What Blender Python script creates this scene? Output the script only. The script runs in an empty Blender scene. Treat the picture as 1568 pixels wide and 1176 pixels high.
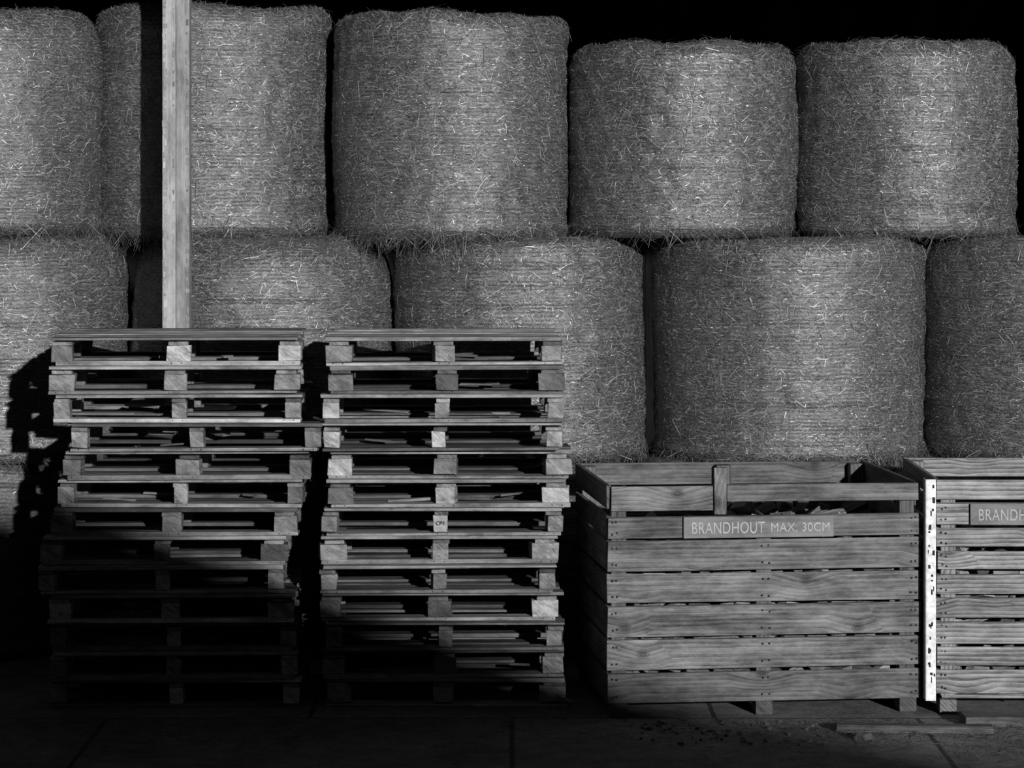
import bpy, math, random
import numpy as np
from mathutils import Vector, Matrix, Euler
random.seed(7); rs=np.random.RandomState(11)
scene=bpy.context.scene
try:
    scene.view_settings.view_transform='Standard'
    scene.view_settings.look='None'
except Exception as e: print(e)

# ---------- node helpers ----------
def newmat(name):
    m=bpy.data.materials.new(name); m.use_nodes=True
    nt=m.node_tree; nt.nodes.clear()
    o=nt.nodes.new('ShaderNodeOutputMaterial'); b=nt.nodes.new('ShaderNodeBsdfPrincipled')
    nt.links.new(b.outputs[0],o.inputs[0]); return m,nt,b
def L(nt,a,b): nt.links.new(a,b)
def math_(nt,op,a,b=None,c=None):
    n=nt.nodes.new('ShaderNodeMath'); n.operation=op
    for i,v in enumerate((a,b,c)):
        if v is None: continue
        if isinstance(v,(int,float)): n.inputs[i].default_value=v
        else: L(nt,v,n.inputs[i])
    return n.outputs[0]
def mapping(nt,vec,sc):
    n=nt.nodes.new('ShaderNodeMapping'); n.inputs['Scale'].default_value=sc; L(nt,vec,n.inputs['Vector']); return n.outputs[0]
def noise(nt,vec,scale,detail=4,rough=.55,dist=0):
    n=nt.nodes.new('ShaderNodeTexNoise'); L(nt,vec,n.inputs['Vector'])
    n.inputs['Scale'].default_value=scale; n.inputs['Detail'].default_value=detail
    n.inputs['Roughness'].default_value=rough; n.inputs['Distortion'].default_value=dist
    return n.outputs['Fac']
def ramp(nt,fac,stops):
    n=nt.nodes.new('ShaderNodeValToRGB'); e=n.color_ramp.elements
    while len(e)<len(stops): e.new(.5)
    for i,(p,v) in enumerate(stops):
        e[i].position=p; e[i].color=(v,v,v,1)
    L(nt,fac,n.inputs[0]); return n.outputs[0]
def attr(nt,name):
    n=nt.nodes.new('ShaderNodeAttribute'); n.attribute_name=name; return n
def bump(nt,b,h,strength,dist):
    n=nt.nodes.new('ShaderNodeBump'); n.inputs['Strength'].default_value=strength; n.inputs['Distance'].default_value=dist
    L(nt,h,n.inputs['Height']); L(nt,n.outputs[0],b.inputs['Normal'])

def wood_mat(name,lo,hi,rough=.7,knots=True,spec=.3,swirl=.12,fine=.42,blotw=.6,stain=.55,kth=.72):
    m,nt,b=newmat(name)
    g=attr(nt,'gc').outputs['Vector']; t=attr(nt,'tint').outputs['Fac']
    v=nt.nodes.new('ShaderNodeTexVoronoi'); v.voronoi_dimensions='2D'; v.feature='F1'
    L(nt,mapping(nt,g,(2.6,3.6,1)),v.inputs['Vector']); v.inputs['Scale'].default_value=1
    sep=nt.nodes.new('ShaderNodeSeparateColor'); L(nt,v.outputs['Color'],sep.inputs[0])
    mk=math_(nt,'GREATER_THAN',sep.outputs[0],kth)
    near=math_(nt,'MULTIPLY',mk,ramp(nt,v.outputs['Distance'],[(0,1),(.45,0)]))
    cmb=nt.nodes.new('ShaderNodeCombineXYZ'); L(nt,math_(nt,'MULTIPLY',near,.045),cmb.inputs[1])
    va=nt.nodes.new('ShaderNodeVectorMath'); va.operation='ADD'; L(nt,g,va.inputs[0]); L(nt,cmb.outputs[0],va.inputs[1])
    gg=va.outputs[0] if knots else g
    f=noise(nt,mapping(nt,gg,(3.5,170,170)),1,4,.6)
    gr=noise(nt,mapping(nt,gg,(1.1,34,34)),1,3,.55,.6)
    blot=noise(nt,mapping(nt,g,(5,12,12)),1,7,.75)
    w=nt.nodes.new('ShaderNodeTexWave'); w.wave_type='BANDS'; w.bands_direction='Y'; w.wave_profile='SAW'
    L(nt,mapping(nt,gg,(.3,1,.2)),w.inputs['Vector'])
    w.inputs['Scale'].default_value=14; w.inputs['Distortion'].default_value=2.6
    w.inputs['Detail'].default_value=2; w.inputs['Detail Scale'].default_value=.8
    fac=math_(nt,'ADD',math_(nt,'MULTIPLY',gr,fine*.8),math_(nt,'ADD',math_(nt,'MULTIPLY',f,fine*.6),math_(nt,'MULTIPLY',blot,blotw)))
    fac=math_(nt,'ADD',fac,math_(nt,'MULTIPLY',math_(nt,'SUBTRACT',w.outputs['Fac'],.5),swirl))
    c=ramp(nt,fac,[(.44,lo),(.76,hi)])
    val=math_(nt,'MULTIPLY',c,t)
    if knots:
        k=ramp(nt,v.outputs['Distance'],[(0.0,.75),(.045,.9),(.06,.5),(.075,.7),(.095,.3),(.2,.1),(.3,.0)])
        val=math_(nt,'MULTIPLY',val,math_(nt,'SUBTRACT',1,math_(nt,'MULTIPLY',math_(nt,'MULTIPLY',k,mk),.8)))
    st=noise(nt,mapping(nt,g,(1.8,5,5)),1,8,.78)
    val=math_(nt,'MULTIPLY',val,ramp(nt,st,[(.35,stain),(.5,1.0),(.66,1.3)]))
    L(nt,val,b.inputs['Base Color'])
    b.inputs['Roughness'].default_value=rough; b.inputs['Specular IOR Level'].default_value=spec
    bump(nt,b,fac,.8,.004)
    return m
def plain_mat(name,v,rough=.6,metal=0,var=.3,scale=20,bs=.3,bd=.003):
    m,nt,b=newmat(name)
    tc=nt.nodes.new('ShaderNodeTexCoord')
    n=noise(nt,tc.outputs['Object'],scale,6,.6)
    L(nt,ramp(nt,n,[(.3,v*(1-var)),(.7,v*(1+var))]),b.inputs['Base Color'])
    b.inputs['Roughness'].default_value=rough; b.inputs['Metallic'].default_value=metal
    bump(nt,b,n,bs,bd); return m

def hay_mat():
    m,nt,b=newmat('hay_netwrap')
    g=attr(nt,'gc').outputs['Vector']
    fib=noise(nt,mapping(nt,g,(22,170,1)),1,5,.7)
    cross=noise(nt,g,120,5,.75,.8)
    low=noise(nt,g,3.2,5,.65)
    sep=nt.nodes.new('ShaderNodeSeparateXYZ'); L(nt,g,sep.inputs[0])
    wob=noise(nt,mapping(nt,g,(2.5,4,1)),1,2,.5)
    ph=math_(nt,'MULTIPLY',math_(nt,'ADD',sep.outputs[1],math_(nt,'MULTIPLY',wob,.035)),2*math.pi/.0215)
    ln=math_(nt,'ADD',math_(nt,'MULTIPLY',math_(nt,'SINE',ph),.5),.5)
    mix=math_(nt,'ADD',math_(nt,'MULTIPLY',fib,.42),math_(nt,'MULTIPLY',cross,.58))
    c=ramp(nt,mix,[(.38,.012),(.5,.085),(.64,.36)])
    c=math_(nt,'MULTIPLY',c,math_(nt,'ADD',.35,math_(nt,'MULTIPLY',low,1.2)))
    c=math_(nt,'MULTIPLY',c,math_(nt,'ADD',.8,math_(nt,'MULTIPLY',ln,.35)))
    L(nt,c,b.inputs['Base Color'])
    b.inputs['Roughness'].default_value=.34
    b.inputs['Specular IOR Level'].default_value=.9
    hh=math_(nt,'ADD',mix,math_(nt,'MULTIPLY',ln,.35))
    bump(nt,b,hh,.55,.006)
    return m
def straw_mat(name,base,rough=.38,spec=.5):
    m,nt,b=newmat(name)
    t=attr(nt,'tint').outputs['Fac']
    L(nt,math_(nt,'MULTIPLY',t,base),b.inputs['Base Color'])
    b.inputs['Roughness'].default_value=rough; b.inputs['Specular IOR Level'].default_value=spec
    return m
M_hay=hay_mat(); M_straw=straw_mat('straw_stalks',.20,.33,.85); M_net=straw_mat('net_twine',.17,.40,.95)
M_litter=straw_mat('straw_litter',.11,.6)
M_pal=wood_mat('pallet_wood',.10,.50,.75,False,.3,.04,stain=.45)
M_crate=wood_mat('weathered_crate_wood',.035,.235,.7,True,.3,.12,stain=.5)
M_crate2=wood_mat('fresh_crate_wood',.08,.45,.65,True,.4,.24,stain=.6,kth=.66)
M_post=wood_mat('post_wood',.22,.50,.75,False,.3,.03)
M_log=wood_mat('split_log_wood',.08,.33,.7,False)
M_dark=wood_mat('shade_black_boards',.005,.010,.9,False,.05)  # near-black colour paints in the darkness of the barn interior
M_sign=wood_mat('sign_board',.17,.25,.6,False,.3,.03)
M_nail=plain_mat('nail_iron',.012,.7,.2)
M_letter=plain_mat('white_lettering',.42,.6)
M_ink=plain_mat('black_ink',.02,.8)
M_zinc=plain_mat('galvanised_zinc',.75,.45,.1,.35,35)
M_stone=plain_mat('stone',.12,.85,0,.5,30,.6,.01)

# ---------- mesh builder ----------
class MB:
    def __init__(s): s.v=[];s.f=[];s.g=[];s.t=[];s.m=[]
    def box(s,c,size,grain=0,tint=None,rot=None,jit=.0015,mat=0,taper=None):
        if tint is None: tint=random.uniform(.7,1.25)
        b=len(s.v); c=Vector(c); off=Vector((random.uniform(-40,40),random.uniform(-40,40),random.uniform(-40,40)))
        for i in range(8):
            p=Vector(((.5 if i&1 else -.5)*size[0],(.5 if i&2 else -.5)*size[1],(.5 if i&4 else -.5)*size[2]))
            if taper: p=taper(p,i)
            q=p+Vector([random.uniform(-jit,jit) for _ in range(3)])
            if rot is not None: q=rot@q
            s.v.append(tuple(q+c))
            if grain==0: g=Vector((p.x,p.z+p.y,p.y))
            elif grain==1: g=Vector((p.y,p.x+p.z,p.z))
            else: g=Vector((p.z,p.x+p.y,p.y))
            s.g.append(tuple(g+off)); s.t.append(tint)
        for f in ((0,2,3,1),(4,5,7,6),(0,1,5,4),(2,6,7,3),(0,4,6,2),(1,3,7,5)):
            s.f.append(tuple(b+k for k in f)); s.m.append(mat)
    def prism(s,pts,length,M,tint,mat=0):
        b=len(s.v); n=len(pts); off=Vector([random.uniform(-40,40) for _ in range(3)])
        for sx in (-.5,.5):
            for (y,z) in pts:
                p=Vector((sx*length,y,z)); s.v.append(tuple(M@p)); s.g.append(tuple(Vector((p.x,p.y+p.z,p.y-p.z))+off)); s.t.append(tint)
        s.f.append(tuple(b+i for i in reversed(range(n)))); s.m.append(mat)
        s.f.append(tuple(b+n+i for i in range(n))); s.m.append(mat)
        for i in range(n):
            j=(i+1)%n; s.f.append((b+i,b+j,b+n+j,b+n+i)); s.m.append(mat)
    def obj(s,name,mats,bevel=.003,parent=None):
        me=bpy.data.meshes.new(name); me.from_pydata(s.v,[],s.f)
        a=me.attributes.new('gc','FLOAT_VECTOR','POINT'); a.data.foreach_set('vector',np.array(s.g,dtype=np.float32).ravel())
        a=me.attributes.new('tint','FLOAT','POINT'); a.data.foreach_set('value',np.array(s.t,dtype=np.float32))
        for m in mats: me.materials.append(m)
        me.polygons.foreach_set('material_index',s.m)
        me.update()
        o=bpy.data.objects.new(name,me); scene.collection.objects.link(o)
        if bevel:
            bm=o.modifiers.new('bevel','BEVEL'); bm.width=bevel; bm.segments=1; bm.limit_method='ANGLE'
        if parent: o.parent=parent
        return o
def quadmesh(name,V,F,gc,tint,mi,smooth,mats):
    me=bpy.data.meshes.new(name)
    me.vertices.add(len(V)); me.vertices.foreach_set('co',V.astype(np.float32).ravel())
    me.loops.add(F.size); me.loops.foreach_set('vertex_index',F.astype(np.int32).ravel())
    me.polygons.add(len(F)); me.polygons.foreach_set('loop_start',np.arange(0,F.size,4,dtype=np.int32))
    me.polygons.foreach_set('loop_total',np.full(len(F),4,dtype=np.int32))
    me.polygons.foreach_set('material_index',mi.astype(np.int32)); me.polygons.foreach_set('use_smooth',smooth.astype(bool))
    a=me.attributes.new('gc','FLOAT_VECTOR','POINT'); a.data.foreach_set('vector',gc.astype(np.float32).ravel())
    a=me.attributes.new('tint','FLOAT','POINT'); a.data.foreach_set('value',tint.astype(np.float32))
    for m in mats: me.materials.append(m)
    me.update(calc_edges=True); me.validate()
    o=bpy.data.objects.new(name,me); scene.collection.objects.link(o); return o
def ribbons(P,D,Nn,Ln,W,lift0,lift1,lift2,sag,roll=.4,rollmean=0.0):
    n=len(P); S=np.cross(D,Nn); S/=np.linalg.norm(S,axis=1)[:,None]+1e-9
    S=S+Nn*rs.normal(rollmean,roll,(n,1)); S/=np.linalg.norm(S,axis=1)[:,None]
    S*=W[:,None]/2
    rows=[]
    for k,l in ((-.5,lift0),(0,lift1),(.5,lift2)):
        c=P+D*(Ln*k)[:,None]+Nn*l[:,None]
        c[:,2]-=sag*abs(k)*2
        rows+= [c-S,c+S]
    V=np.stack(rows,1).reshape(-1,3)
    b=(np.arange(n)*6)[:,None]
    F=np.concatenate([b+np.array([[0,1,3,2]]),b+np.array([[2,3,5,4]])],0)
    return V,F

def bale(cx,cy,z0,z1,r,nstraw=17000,top=.2,fr=700,net=1.0,lean=0.0):
    H=z1-z0; nt=200
    prof=[(.001,0,0),(r*.5,0,0)]
    rb=.07
    for i in range(7):
        a=-math.pi/2+math.pi/2*i/6; prof.append((r-rb+rb*math.cos(a),rb+rb*math.sin(a),1))
    ns=44
    for i in range(1,ns):
        z=rb+(H-rb-top)*i/ns; prof.append((r-.012*(2*z/H-1)**2,z,2))
    ah=top*.75
    for i in range(0,14):
        a=math.pi/2*i/13; prof.append((r-ah+ah*math.cos(a)**.85 if i<13 else r-ah,H-top+top*math.sin(a)**.95,3))
    prof+=[(r*.6,H-.004,4),(r*.3,H-.004,4),(.001,H-.004,4)]
    pr=np.array(prof); th=np.linspace(0,2*math.pi,nt,endpoint=False)
    R=pr[:,0][:,None]*np.ones(nt); Z=pr[:,1][:,None]*np.ones(nt)
    D=np.zeros_like(R)
    for _ in range(10):
        D+=rs.uniform(.001,.006)*np.sin(rs.randint(1,7)*th[None]+rs.uniform(-6,6)*Z+rs.uniform(0,6.3))
    for _ in range(30):
        D+=rs.uniform(.0002,.0009)*np.sin(rs.randint(-34,34)*th[None]+rs.uniform(-30,30)*Z+rs.uniform(0,6.3))
    for _ in range(10):
        D+=rs.uniform(.0004,.0012)*np.sin(rs.randint(0,3)*th[None]+rs.uniform(30,90)*Z+rs.uniform(0,6.3))
    D*=np.clip(R/r,0,1)
    R2=R+D
    ztop=np.sum([rs.uniform(.003,.010)*np.sin(rs.randint(1,9)*th+rs.uniform(0,6.3)) for _ in range(6)],0)
    Z2=Z+np.where(pr[:,2][:,None]>=3,ztop[None]*np.clip((pr[:,1][:,None]-(H-top))/top,0,1)*np.clip(R/r,0,1),0)
    X=R2*np.cos(th)+lean*(Z-H/2); Y=R2*np.sin(th)
    G=np.stack([X,Y,Z2],2)
    npf=len(pr)
    i,j=np.meshgrid(np.arange(npf-1),np.arange(nt),indexing='ij'); j2=(j+1)%nt
    F=np.stack([i*nt+j,i*nt+j2,(i+1)*nt+j2,(i+1)*nt+j],-1).reshape(-1,4)
    gy=np.cumsum(np.r_[0,np.hypot(np.diff(pr[:,0]),np.diff(pr[:,1]))])
    o1=rs.uniform(0,50)
    thw=np.where(th>math.pi/2,th-2*math.pi,th)
    gc=np.stack([thw[None]*r*np.ones((npf,1))+o1, (gy[:,None]*np.ones(nt))+o1,np.zeros((npf,nt))+o1],2).reshape(-1,3)
    dth=np.roll(G,-1,1)-np.roll(G,1,1); dz=np.gradient(G,axis=0)
    Nn=np.cross(dth,dz); Nn/=np.linalg.norm(Nn,axis=2)[:,:,None]+1e-9
    V=[G.reshape(-1,3)]; FF=[F]; GC=[gc]; T=[np.ones(npf*nt)]; MI=[np.zeros(len(F))]; SM=[np.ones(len(F))]
    nb=npf*nt
    def samp(ang,s):
        jj=((ang%(2*math.pi))/(2*math.pi)*nt).astype(int)%nt
        ii=np.clip(np.searchsorted(gy,s)-1,0,npf-2); f=((s-gy[ii])/(gy[ii+1]-gy[ii]+1e-9))[:,None]
        g=((ang%(2*math.pi))/(2*math.pi)*nt-jj)[:,None]; j2=(jj+1)%nt
        P=(G[ii,jj]*(1-f)+G[ii+1,jj]*f)*(1-g)+(G[ii,j2]*(1-f)+G[ii+1,j2]*f)*g
        return P,Nn[ii,jj]
    def push(v,ff,t,mi):
        nonlocal nb
        V.append(v);FF.append(ff+nb);nb+=len(v);GC.append(np.zeros_like(v));T.append(np.repeat(t,6))
        MI.append(np.full(len(ff),mi));SM.append(np.zeros(len(ff)))
    def add(n,lo,hi,lmin,lmax,wmin,wmax,tilt,lift,sag,aspread,tl,thh,horiz=.5,roll=.4,l0=.0005):
        ang=np.radians(rs.uniform(-90-118,-90+118,n)); s=rs.uniform(gy[lo],gy[hi],n)
        P,Nq=samp(ang,s); Tt=np.stack([-np.sin(ang),np.cos(ang),0*ang],1); Tv=np.cross(Nq,Tt)
        a=np.where(rs.rand(n)<horiz,rs.normal(0,aspread,n),rs.uniform(-math.pi/2,math.pi/2,n))
        Dd=Tt*np.cos(a)[:,None]+Tv*np.sin(a)[:,None]+Nq*rs.normal(0,tilt,n)[:,None]
        Dd/=np.linalg.norm(Dd,axis=1)[:,None]
        Ln=lmin+(lmax-lmin)*rs.rand(n)**1.8; W=rs.uniform(wmin,wmax,n)
        base=rs.uniform(l0,lift,n)
        v,ff=ribbons(P,Dd,Nq,Ln,W,base-rs.uniform(0,lift,n),base+rs.uniform(0,lift*.6,n),base-rs.uniform(-.2*lift,lift,n),sag*rs.rand(n)*Ln,roll)
        push(v,ff,np.clip(rs.lognormal(tl,thh,n),.06,3.0),1)
    if nstraw:
        add(nstraw,6,63,.012,.065,.0012,.0026,.04,.005,0,.35,-.2,.75,.42,.2)
        add(nstraw//14,8,62,.05,.13,.0012,.0022,.04,.007,.1,.6,.15,.6,.4,.3,.003)
        s0=np.arange(gy[7],gy[60],.0108*2)
        k=int(46*net); ss=np.repeat(s0,k); n=len(ss)
        keep=rs.rand(n)<.75; ss=ss[keep]; n=len(ss)
        ang=np.radians(rs.uniform(-90-115,-90+115,n))
        wv=.006*np.sin(ang*2+o1)+.003*np.sin(ang*5+o1*3)
        P,Nq=samp(ang,ss+wv+rs.normal(0,.0016,n)); Tt=np.stack([-np.sin(ang),np.cos(ang),0*ang],1)
        Tt=Tt+np.array([0,0,1.])*rs.normal(0,.03,(n,1))
        Ln=.012+.06*rs.rand(n)**1.6; sg=Ln*Ln/(8*r)
        z=np.zeros(n); b=rs.uniform(.0018,.0045,n)
        Nf=Nq.copy(); Nf[:,2]+=.04; Nf/=np.linalg.norm(Nf,axis=1)[:,None]
        v,ff=ribbons(P,Tt,Nf,Ln,rs.uniform(.0022,.0044,n),b-sg,b,b-sg,z,.12,-.05)
        push(v,ff,rs.uniform(.3,1.3,n),2)
    if fr:
        add(fr,3,8,.05,.22,.0013,.0026,.35,.010,.6,.5,-.4,.6)
        add(fr,57,66,.05,.17,.0013,.0026,.22,.014,.25,.5,-.1,.5)
    o=quadmesh('round_hay_bale',np.concatenate(V),np.concatenate(FF),np.concatenate(GC),np.concatenate(T),np.concatenate(MI),np.concatenate(SM),[M_hay,M_straw,M_net])
    o.location=(cx,cy,z0); return o

F_=4340.0; CH=2.58; HZ=300.
def PX(px,y): return (px-784)*(y+14)/F_
def PZ(py,y): return CH-(py-HZ)*(y+14)/F_
def B(pc,pw,cy,z0,z1,**k):
    s=F_/(14+cy); bale((pc-784)/s,cy,z0,z1,pw/s/2,**k)
zA=2.345; zB=1.095
B(-28,368,2.28,zA+.02,3.63,top=.28,fr=1100,lean=-.02)
B(328,365,2.60,zA+.0,3.66,top=.14,fr=1200)
B(691,358,2.35,zA-.01,3.60,top=.13,fr=2000)
B(1044,347,2.35,zA+.0,3.44,top=.17,fr=500,lean=.015)
B(1384,336,2.42,zA+.0,3.45,top=.17,fr=500,lean=-.012)
B(-6,404,2.36,zB,zA+.02,top=.30)
B(403,398,2.38,zB,zA,top=.33)
B(795,381,2.36,zB,zA-.01,top=.13,fr=1200)
B(1206,413,2.30,zB,zA,top=.12,fr=2000)
B(1614,410,2.36,zB,zA-.0,top=.12)
for pc in (-60,345,752,1160,1570):
    B(pc,402,2.36,0,zB,nstraw=2500,top=.12,fr=300,net=.5)

def text(s,parent,loc,size,mat,name,ext=.001,sx=1.0,width=None):
    cu=bpy.data.curves.new(name,'FONT'); cu.body=s; cu.size=size; cu.extrude=ext; cu.space_character=1.05
    t=bpy.data.objects.new(name+'_c',cu); scene.collection.objects.link(t)
    bpy.context.view_layer.update()
    dg=bpy.context.evaluated_depsgraph_get(); me=bpy.data.meshes.new_from_object(t.evaluated_get(dg))
    bpy.data.objects.remove(t)
    me.materials.clear(); me.materials.append(mat)
    o=bpy.data.objects.new(name,me); scene.collection.objects.link(o)
    if width:
        xs=[v.co.x for v in me.vertices]; sx=width/(max(xs)-min(xs))
    o.scale=(sx,1,1)
    o.rotation_euler=(math.pi/2,0,0); o.location=loc; o.parent=parent; return o

# ---------- pallets ----------
def pallet(cx,yf,z0,w,rot,rnd,stamp=False,wreck=0,topone=False):
    d=1.0
    m=MB(); tone=rnd.uniform(.5,1.15)
    tt=lambda:tone*rnd.choice([.45,.7,.9,1.0,1.2,1.45])
    for y,bw in ((-.45,.10),(0,.12),(.45,.10)):
        th=rnd.uniform(.014,.021); inner_shade=1 if y<-.1 else .45  # boards behind the front one tinted darker: gap shade put into colour
        m.box((rnd.uniform(-.012,.012),y,.001+th/2),(w+rnd.uniform(-.03,.0),bw,th),0,tt()*inner_shade,Matrix.Rotation(rnd.uniform(-.003,.003),3,'Y'),jit=.003)
    narrow=rnd.random()<.35
    bw_=[rnd.uniform(.095,.14),rnd.uniform(.075,.125),rnd.uniform(.095,.14)]
    if narrow: bw_=[.08,.07,.08]
    for i,x in enumerate((-w/2+bw_[0]/2+.003,rnd.uniform(-.015,.015),w/2-bw_[2]/2-.003)):
        ra=rnd.uniform(-.12,.12) if rnd.random()<.45 else 0
        for y,bd in ((-.45,.10),(0,.12),(.45,.10)):
            inner_shade=1 if y<-.1 else .5  # inner blocks darkened too, painting the shade inside the pallet
            m.box((x+rnd.uniform(-.008,.008),y+rnd.uniform(-.004,.015),.0605),(bw_[i],bd,.081),1,tt()*inner_shade,Matrix.Rotation(ra,3,'Z'),jit=.004)
        m.box((x,0,.111),(min(bw_[i],.1),d-.01,.019),1,tt()*.8)
    nb=rnd.choice([5,6,7,7]) if not topone else 7
    for k in range(nb):
        bw=.128 if k in (0,nb-1) else rnd.choice([.08,.1,.12]) if nb<7 else .1
        y=-.5+.064+(1-.128)*k/(nb-1)
        if 0<k<nb-1 and rnd.random()<(.25+.3*wreck) and not topone: continue
        th=rnd.uniform(.013,.021)
        if wreck and 0<k<nb-1 and rnd.random()<.6:
            for q in range(2):
                ln=rnd.uniform(.12,.4)
                R=Euler((rnd.uniform(-.4,.4),rnd.uniform(-.14,.14),rnd.uniform(-.6,.6))).to_matrix()
                m.box((rnd.uniform(-.4,.4),y,rnd.uniform(.05,.10)),(ln,bw*.8,.014),0,tt()*.9,R,jit=.008)
            continue
        a=rnd.uniform(-.01,.01)
        m.box((rnd.uniform(-.015,.015),y,.1425-th/2),(w+rnd.uniform(-.02,.012),bw,th),0,tt()*(1 if (k==0 or topone) else .55),Matrix.Rotation(a,3,'Z')@Matrix.Rotation(rnd.uniform(-.002,.002),3,'Y'),jit=.003)  # deck boards behind the front carry painted interior shade, top pallet excepted
    for q in range(rnd.choice([0,1,2,3])):
        ln=rnd.uniform(.05,.25)
        m.box((rnd.uniform(-.5,.5),rnd.uniform(-.42,.3),rnd.uniform(.026,.034)),(ln,rnd.uniform(.01,.04),.01),0,tt()*.8,Euler((0,rnd.uniform(-.08,.08),rnd.uniform(-.6,.6))).to_matrix(),jit=.004)
    for x in (-w/2+.065,0,w/2-.065):
        for dx in (-.025,.025):
            m.box((x+dx,-.499,.012),(.006,.008,.006),0,1,mat=1,jit=0)
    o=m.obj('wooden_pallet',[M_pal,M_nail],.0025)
    o.rotation_euler=(0,0,rot)
    o.location=(cx-math.sin(rot)*.5, yf+.5, z0)
    if stamp:
        text('CP1',o,(-.03,-.505,.056),.026,M_ink,'stamp',.0012)
    return o
rnd=random.Random(5)
Lc=[270,266,272,300,287,278,266,252,247,262,266,266,266]
Rc=[680,684,679,678,689,687,677,673,670,675,681,681,683]
for (cs,yf,w) in ((Lc,.28,1.25),(Rc,.30,1.215)):
    for k,c in enumerate(cs):
        z0=(12-k)*.1437
        y=yf+rnd.uniform(-.035,.035)
        rot=rnd.uniform(-.03,.03)+(.035 if cs is Lc else .02)
        wr=1 if (cs is Lc and k in (2,3,4)) else (.5 if (cs is Rc and k in (4,8)) else 0)
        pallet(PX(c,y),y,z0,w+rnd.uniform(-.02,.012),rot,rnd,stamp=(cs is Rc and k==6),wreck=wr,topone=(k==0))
# ---------- post ----------
m=MB()
py=1.40; xa,xb=PX(248,py),PX(290,py); hw=(xb-xa)/2
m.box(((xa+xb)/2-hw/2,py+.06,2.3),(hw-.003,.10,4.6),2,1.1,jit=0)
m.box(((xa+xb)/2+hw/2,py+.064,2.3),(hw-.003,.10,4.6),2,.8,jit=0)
z=.1
while z<4.4:
    h=rnd.uniform(.012,.05)
    m.box((xa+.010+rnd.uniform(0,.008),py+.008,z),(rnd.uniform(.010,.022),.006,h),2,rnd.uniform(.85,1.3),jit=.002)
    if rnd.random()<.6: m.box((xb-.012,py+.012,z+.02),(rnd.uniform(.01,.022),.005,rnd.uniform(.01,.04)),2,rnd.uniform(.6,.9),jit=.002)
    if rnd.random()<.5: m.box(((xa+xb)/2-.012,py+.0085,z+.01),(rnd.uniform(.006,.014),.004,rnd.uniform(.01,.05)),2,rnd.uniform(.6,1.2),jit=.002)
    z+=rnd.uniform(.03,.07)
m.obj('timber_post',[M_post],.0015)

# ---------- crates ----------
def firewood(parent,w,d,z0,z1,seed,ox,oy):
    r=random.Random(seed); m=MB()
    nx=int(w/.12); ny=int(d/.15); zc=z0+.05
    while zc<z1:
        for ix in range(nx):
            for iy in range(ny):
                if zc<z1-.2 and 0<iy<ny-1 and 1<ix<nx-1: continue
                fx=(ix+.5)/nx
                if zc>z1-.11 and (fx<.42+.1*r.random() or r.random()<.35): continue
                R=Euler((r.uniform(0,6.3),r.uniform(-.5,.5),r.uniform(-1.5,1.5))).to_matrix().to_4x4()
                p=Vector((ox+w*(ix+.5)/nx+r.uniform(-.02,.02),oy+d*(iy+.5)/ny+r.uniform(-.02,.02),zc+r.uniform(-.02,.02)))
                s=r.uniform(.03,.058)
                pts=[(s*math.cos(a)*r.uniform(.8,1.1),s*math.sin(a)*r.uniform(.8,1.1)) for a in ([0,2.0,4.1] if r.random()<.5 else [0,1.4,3.0,4.6])]
                m.prism(pts,r.uniform(.1,.16),Matrix.Translation(p)@R,r.uniform(.4,1.7))
        zc+=.08
    m.obj('firewood_pile',[M_log],.002,parent)
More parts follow.
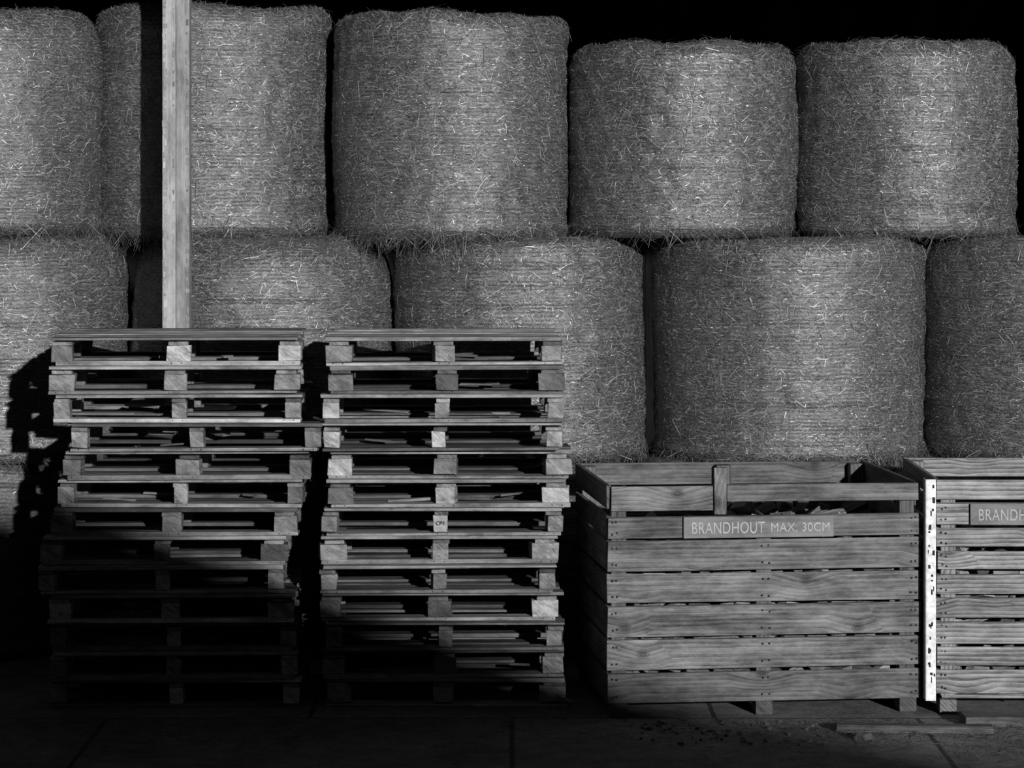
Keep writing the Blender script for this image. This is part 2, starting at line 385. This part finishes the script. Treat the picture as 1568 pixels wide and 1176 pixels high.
def crate(loc,rotz,w,d,planks,rail,mat,sign,seed,toprail_split=None,strip=False,zt=1.147):
    M=Matrix.Translation(loc)@Matrix.Rotation(rotz,4,'Z')
    e=bpy.data.objects.new('firewood_crate',None); scene.collection.objects.link(e); e.matrix_world=M
    r=random.Random(seed); t=.024
    m=MB()
    for (za,zb) in planks:
        zc=(za+zb)/2; h=abs(zb-za)
        for side in range(4):
            tn=r.uniform(.7,1.35)
            if side==0: m.box((w/2+r.uniform(-.004,.004),t/2+r.uniform(-.003,.002),zc),(w,t,h),0,tn,Matrix.Rotation(r.uniform(-.003,.003),3,'Y'),jit=.003)
            if side==1: m.box((w/2,d-t/2,zc),(w,t,h),0,tn)
            if side==2: m.box((t/2,d/2,zc),(t,d-2*t-.006,h),1,tn)
            if side==3: m.box((w-t/2,d/2,zc),(t,d-2*t-.006,h),1,tn)
        for x in (.025,.045,w/2-.012,w/2+.02,w-.045,w-.022):
            for zz in (za+(zb-za)*.22,za+(zb-za)*.78):
                m.box((x+r.uniform(-.004,.004),-.002,zz+r.uniform(-.006,.006)),(.010,.006,.010),0,1,mat=1,jit=.001)
    ra,rb=rail; h=rb-ra
    m.box((w/2,d-t/2,ra+h/2),(w,t,h),0,.9)
    m.box((t/2,d/2,ra+h/2),(t,d-2*t-.006,h),1,.9); m.box((w-t/2,d/2,ra+h/2),(t,d-2*t-.006,h),1,.9)
    if toprail_split:
        xs=toprail_split
        m.box(((xs-.035+.02)/2,t/2,(1.02+zt)/2-.002),(xs-.035-.02,t,zt-1.02-.005),0,1.25)
        m.box(((xs+.035+w)/2,t/2,(1.062+zt)/2),(w-xs-.035,t,zt-1.062),0,1.05,Matrix.Rotation(.004,3,'Y'))
        m.box((xs,t/2+.0,(1.0+zt+.085)/2),(.062,.045,zt+.085-1.0),2,1.1)
    else:
        m.box((w/2,t/2,ra+h/2),(w,t,h),0,1.05)
    c=.075
    for x in (t+c/2,w/2,w-t-c/2):
        for y in (t+c/2+.001,d-t-c/2-.001):
            m.box((x,y,(zt+.1)/2-.01-(.08 if (x==w/2 and y<.5) else 0)),(c,c,zt-.10-(.16 if (x==w/2 and y<.5) else 0)),2,.8)
    m.box((w/2,d/2,.085),(w-2*t-.01,d-2*t-.01,.022),0,.7)
    for x in (.06,w/2,w-.06):
        for y in (.07,d/2,d-.07): m.box((x,y,.0365),(.085,.12,.071),1,.6)
    m.obj('slatted_box',[mat,M_nail],.003,e)
    if sign:
        sx,sz=sign
        s=MB(); s.box((sx+.378,-.0135,sz),(.756,.018,.106),0,1.0,jit=0)
        s.obj('sign_board',[M_sign],.002,e)
        text('BRANDHOUT',e,(sx+.037,-.0235,sz-.030),.082,M_letter,'sign_lettering',.0012,width=.365)
        text('MAX. 30CM',e,(sx+.435,-.0235,sz-.024),.062,M_letter,'sign_lettering_small',.0012,width=.295)
    if strip:
        s=MB()
        s.box((-.027,-.006,.62),(.046,.004,1.10),2,1,jit=0)
        s.box((-.052,.04,.62),(.004,.09,1.10),2,1,jit=0)
        for k in range(26):
            s.box((-.027+r.uniform(-.016,.016),-.009,r.uniform(.1,1.14)),(r.uniform(.004,.012),.003,r.uniform(.006,.03)),2,1,mat=1,jit=.002)
        s.obj('corner_strip',[M_zinc,M_nail],.0008,e)
    return e
P1=[(.07,.218),(.236,.382),(.400,.549),(.567,.707),(.724,.873),(.886,.994)]
w1=1.58
e=crate((PX(930,0),0,0),math.radians(6.3),w1,1.2,P1,(1.03,1.147),M_crate,(.378,.938),3,toprail_split=.565)
firewood(e,w1-.13,1.05,.075,1.0,4,.065,.075)
def z2(y): return PZ(y,.1)
P2=[(z2(b),z2(a)) for a,b in ((771,803),(809,837),(844,872),(880,909),(916,946),(952,985),(991,1020),(1026,1062))]
e2=crate((PX(1434,.1),.1,0),0,1.58,1.2,P2,(z2(765),z2(735)),M_crate2,(.165,z2(787)),9,strip=True,zt=z2(735))
firewood(e2,1.45,1.05,.075,1.0,8,.065,.075)

# ---------- ground, debris ----------
def ground():
    m,nt,b=newmat('worn_concrete')
    tc=nt.nodes.new('ShaderNodeTexCoord').outputs['Object']
    n1=noise(nt,tc,1.4,5,.6); n2=noise(nt,tc,45,6,.7); n3=noise(nt,tc,9,5,.6)
    s=math_(nt,'ADD',math_(nt,'MULTIPLY',n1,.4),math_(nt,'ADD',math_(nt,'MULTIPLY',n2,.3),math_(nt,'MULTIPLY',n3,.3)))
    c=ramp(nt,s,[(.38,.06),(.62,.30)])
    br=nt.nodes.new('ShaderNodeTexBrick'); L(nt,tc,br.inputs['Vector']); br.inputs['Scale'].default_value=.5
    br.inputs['Mortar Size'].default_value=.006; br.inputs['Brick Width'].default_value=1.0; br.inputs['Row Height'].default_value=.62
    inv=math_(nt,'SUBTRACT',1,br.outputs['Fac'])
    L(nt,math_(nt,'MULTIPLY',c,math_(nt,'ADD',.2,math_(nt,'MULTIPLY',inv,.8))),b.inputs['Base Color'])
    b.inputs['Roughness'].default_value=.85
    bump(nt,b,math_(nt,'ADD',s,math_(nt,'MULTIPLY',inv,.3)),.9,.04)
    me=bpy.data.meshes.new('ground')
    me.from_pydata([(-40,-45,0),(40,-45,0),(40,30,0),(-40,30,0)],[],[(0,1,2,3)]); me.materials.append(m)
    o=bpy.data.objects.new('ground',me); scene.collection.objects.link(o)
ground()
n=6500
P=np.stack([rs.uniform(-3,3.6,n),-.08-np.abs(rs.normal(0,.5,n)),np.full(n,.004)],1); a=rs.uniform(0,6.3,n)
D=np.stack([np.cos(a),np.sin(a),rs.normal(0,.10,n)],1); U=np.tile([0,0,1.],(n,1))
V,Fq=ribbons(P,D,U,rs.uniform(.03,.13,n),rs.uniform(.0015,.003,n),rs.uniform(0,.01,n),rs.uniform(0,.015,n),rs.uniform(0,.01,n),0*a)
V[:,2]=np.abs(V[:,2])+.001
quadmesh('straw_litter',V,Fq,V*0,np.repeat(rs.uniform(.3,1.8,n),6),np.zeros(len(Fq)),np.zeros(len(Fq)),[M_litter])
m=MB(); r=random.Random(2)
for k in range(90):
    s=r.uniform(.004,.014)
    x=r.uniform(.55,1.5); y=r.uniform(-.7,-.05)
    m.prism([(s*math.cos(a)*r.uniform(.7,1.2),s*.7*math.sin(a)*r.uniform(.7,1.2)) for a in (0,1.1,2.2,3.3,4.4,5.4)],s*r.uniform(1,2.5),Matrix.Translation((x,y,s*.55))@Matrix.Rotation(r.uniform(0,6.3),4,'Z'),1)
m.obj('rubble',[M_stone],.002)
m=MB(); s=.035
m.prism([(s*math.cos(a)*r.uniform(.7,1.2),s*.7*math.sin(a)*r.uniform(.8,1.2)) for a in (0,1.1,2.2,3.3,4.4,5.4)],.07,Matrix.Translation((PX(1322,-.6),-.6,.02))@Matrix.Rotation(.8,4,'Z'),3)
m.obj('stone_chunk',[M_stone],.003)
m=MB()
m.box((PX(1400,-.38),-.38,.021),(.75,.07,.04),0,.6,Matrix.Rotation(-.06,3,'Z'))
m.obj('timber_offcut',[M_crate],.003)
m=MB()
m.box((PX(1560,-.3)+.25,-.15,.026),(1.0,.18,.05),0,.7,Matrix.Rotation(.02,3,'Z'))
m.obj('wooden_plank',[M_crate],.003)

# ---------- storage barn shell ----------
def boards(name,p0,p1,zb0,zb1):
    m=MB(); v=Vector(p1)-Vector(p0); Ln=v.length; n=int(Ln/.22); ang=math.atan2(v.y,v.x); R=Matrix.Rotation(ang,3,'Z')
    for k in range(n):
        c=Vector(p0)+v*((k+.5)/n)
        m.box((c.x,c.y,(zb0+zb1)/2),(Ln/n+.01,.05+.012*(k%2),zb1-zb0),2,random.uniform(.7,1.3),R,jit=0)
    return m.obj(name,[M_dark],0)
boards('wall_back',(-9,12,0),(9,12,0),0,5.75)
boards('wall_left',(-9,.8,0),(-9,11.97,0),0,4.6)
boards('wall_right',(9,.8,0),(9,11.97,0),0,4.6)
m=MB()
for k in range(40):
    x=-9+18*(k+.5)/40
    a=math.atan2(1.2,12.6)
    m.box((x,5.8,5.2),(.47,12.7,.04+.02*(k%2)),1,1,Matrix.Rotation(a,3,'X'),jit=0)
m.obj('ceiling',[M_dark],0)

# ---------- added unseen barn behind the photographer, shaped to cast the diagonal shadow ----------
def shadow_barn():
    yb=-18.3; rz=6.35; ex=11.2; ez=rz-.36*ex
    m=MB()
    pts=[(-ex+.4,0),(ex-.4,0),(ex-.4,ez),(0,rz-.15),(-ex+.4,ez)]
    Mx=Matrix(((0,1,0,0),(1,0,0,yb-6.3),(0,0,1,0),(0,0,0,1)))
    m.prism(pts,12,Mx,1.0)
    ln=math.hypot(ex,rz-ez); a=math.atan2(rz-ez,ex)
    for sgn in (-1,1):
        m.box((sgn*ex/2,yb-6.3,(rz+ez)/2-.05),(ln,12.6,.1),0,1,Matrix.Rotation(sgn*a,3,'Y'),jit=0)
    m.box((0,yb-.29,1.6),(3.4,.05,3.2),2,.5,jit=0)
    m.obj('shadow_caster_barn',[M_dark],0)
shadow_barn()

# ---------- light ----------
w=bpy.data.worlds.new('sky'); scene.world=w; w.use_nodes=True
bg=w.node_tree.nodes['Background']; bg.inputs[0].default_value=(1,1,1,1); bg.inputs[1].default_value=.024
sd=bpy.data.lights.new('sun','SUN'); sd.energy=3.5; sd.angle=math.radians(.85)
so=bpy.data.objects.new('sun',sd); scene.collection.objects.link(so)
az=math.radians(18.5); el=math.radians(11)
Ld=Vector((math.sin(az)*math.cos(el),-math.cos(az)*math.cos(el),math.sin(el)))
so.rotation_euler=Ld.to_track_quat('Z','Y').to_euler(); so.location=Ld*25

cd=bpy.data.cameras.new('camera'); cam=bpy.data.objects.new('camera',cd); scene.collection.objects.link(cam)
cam.location=(0,-14,CH); cam.rotation_euler=(math.pi/2,0,0)
cd.sensor_width=36; cd.lens=36*F_/1568; cd.shift_y=-(588-HZ)/1568; cd.clip_end=200
scene.camera=cam
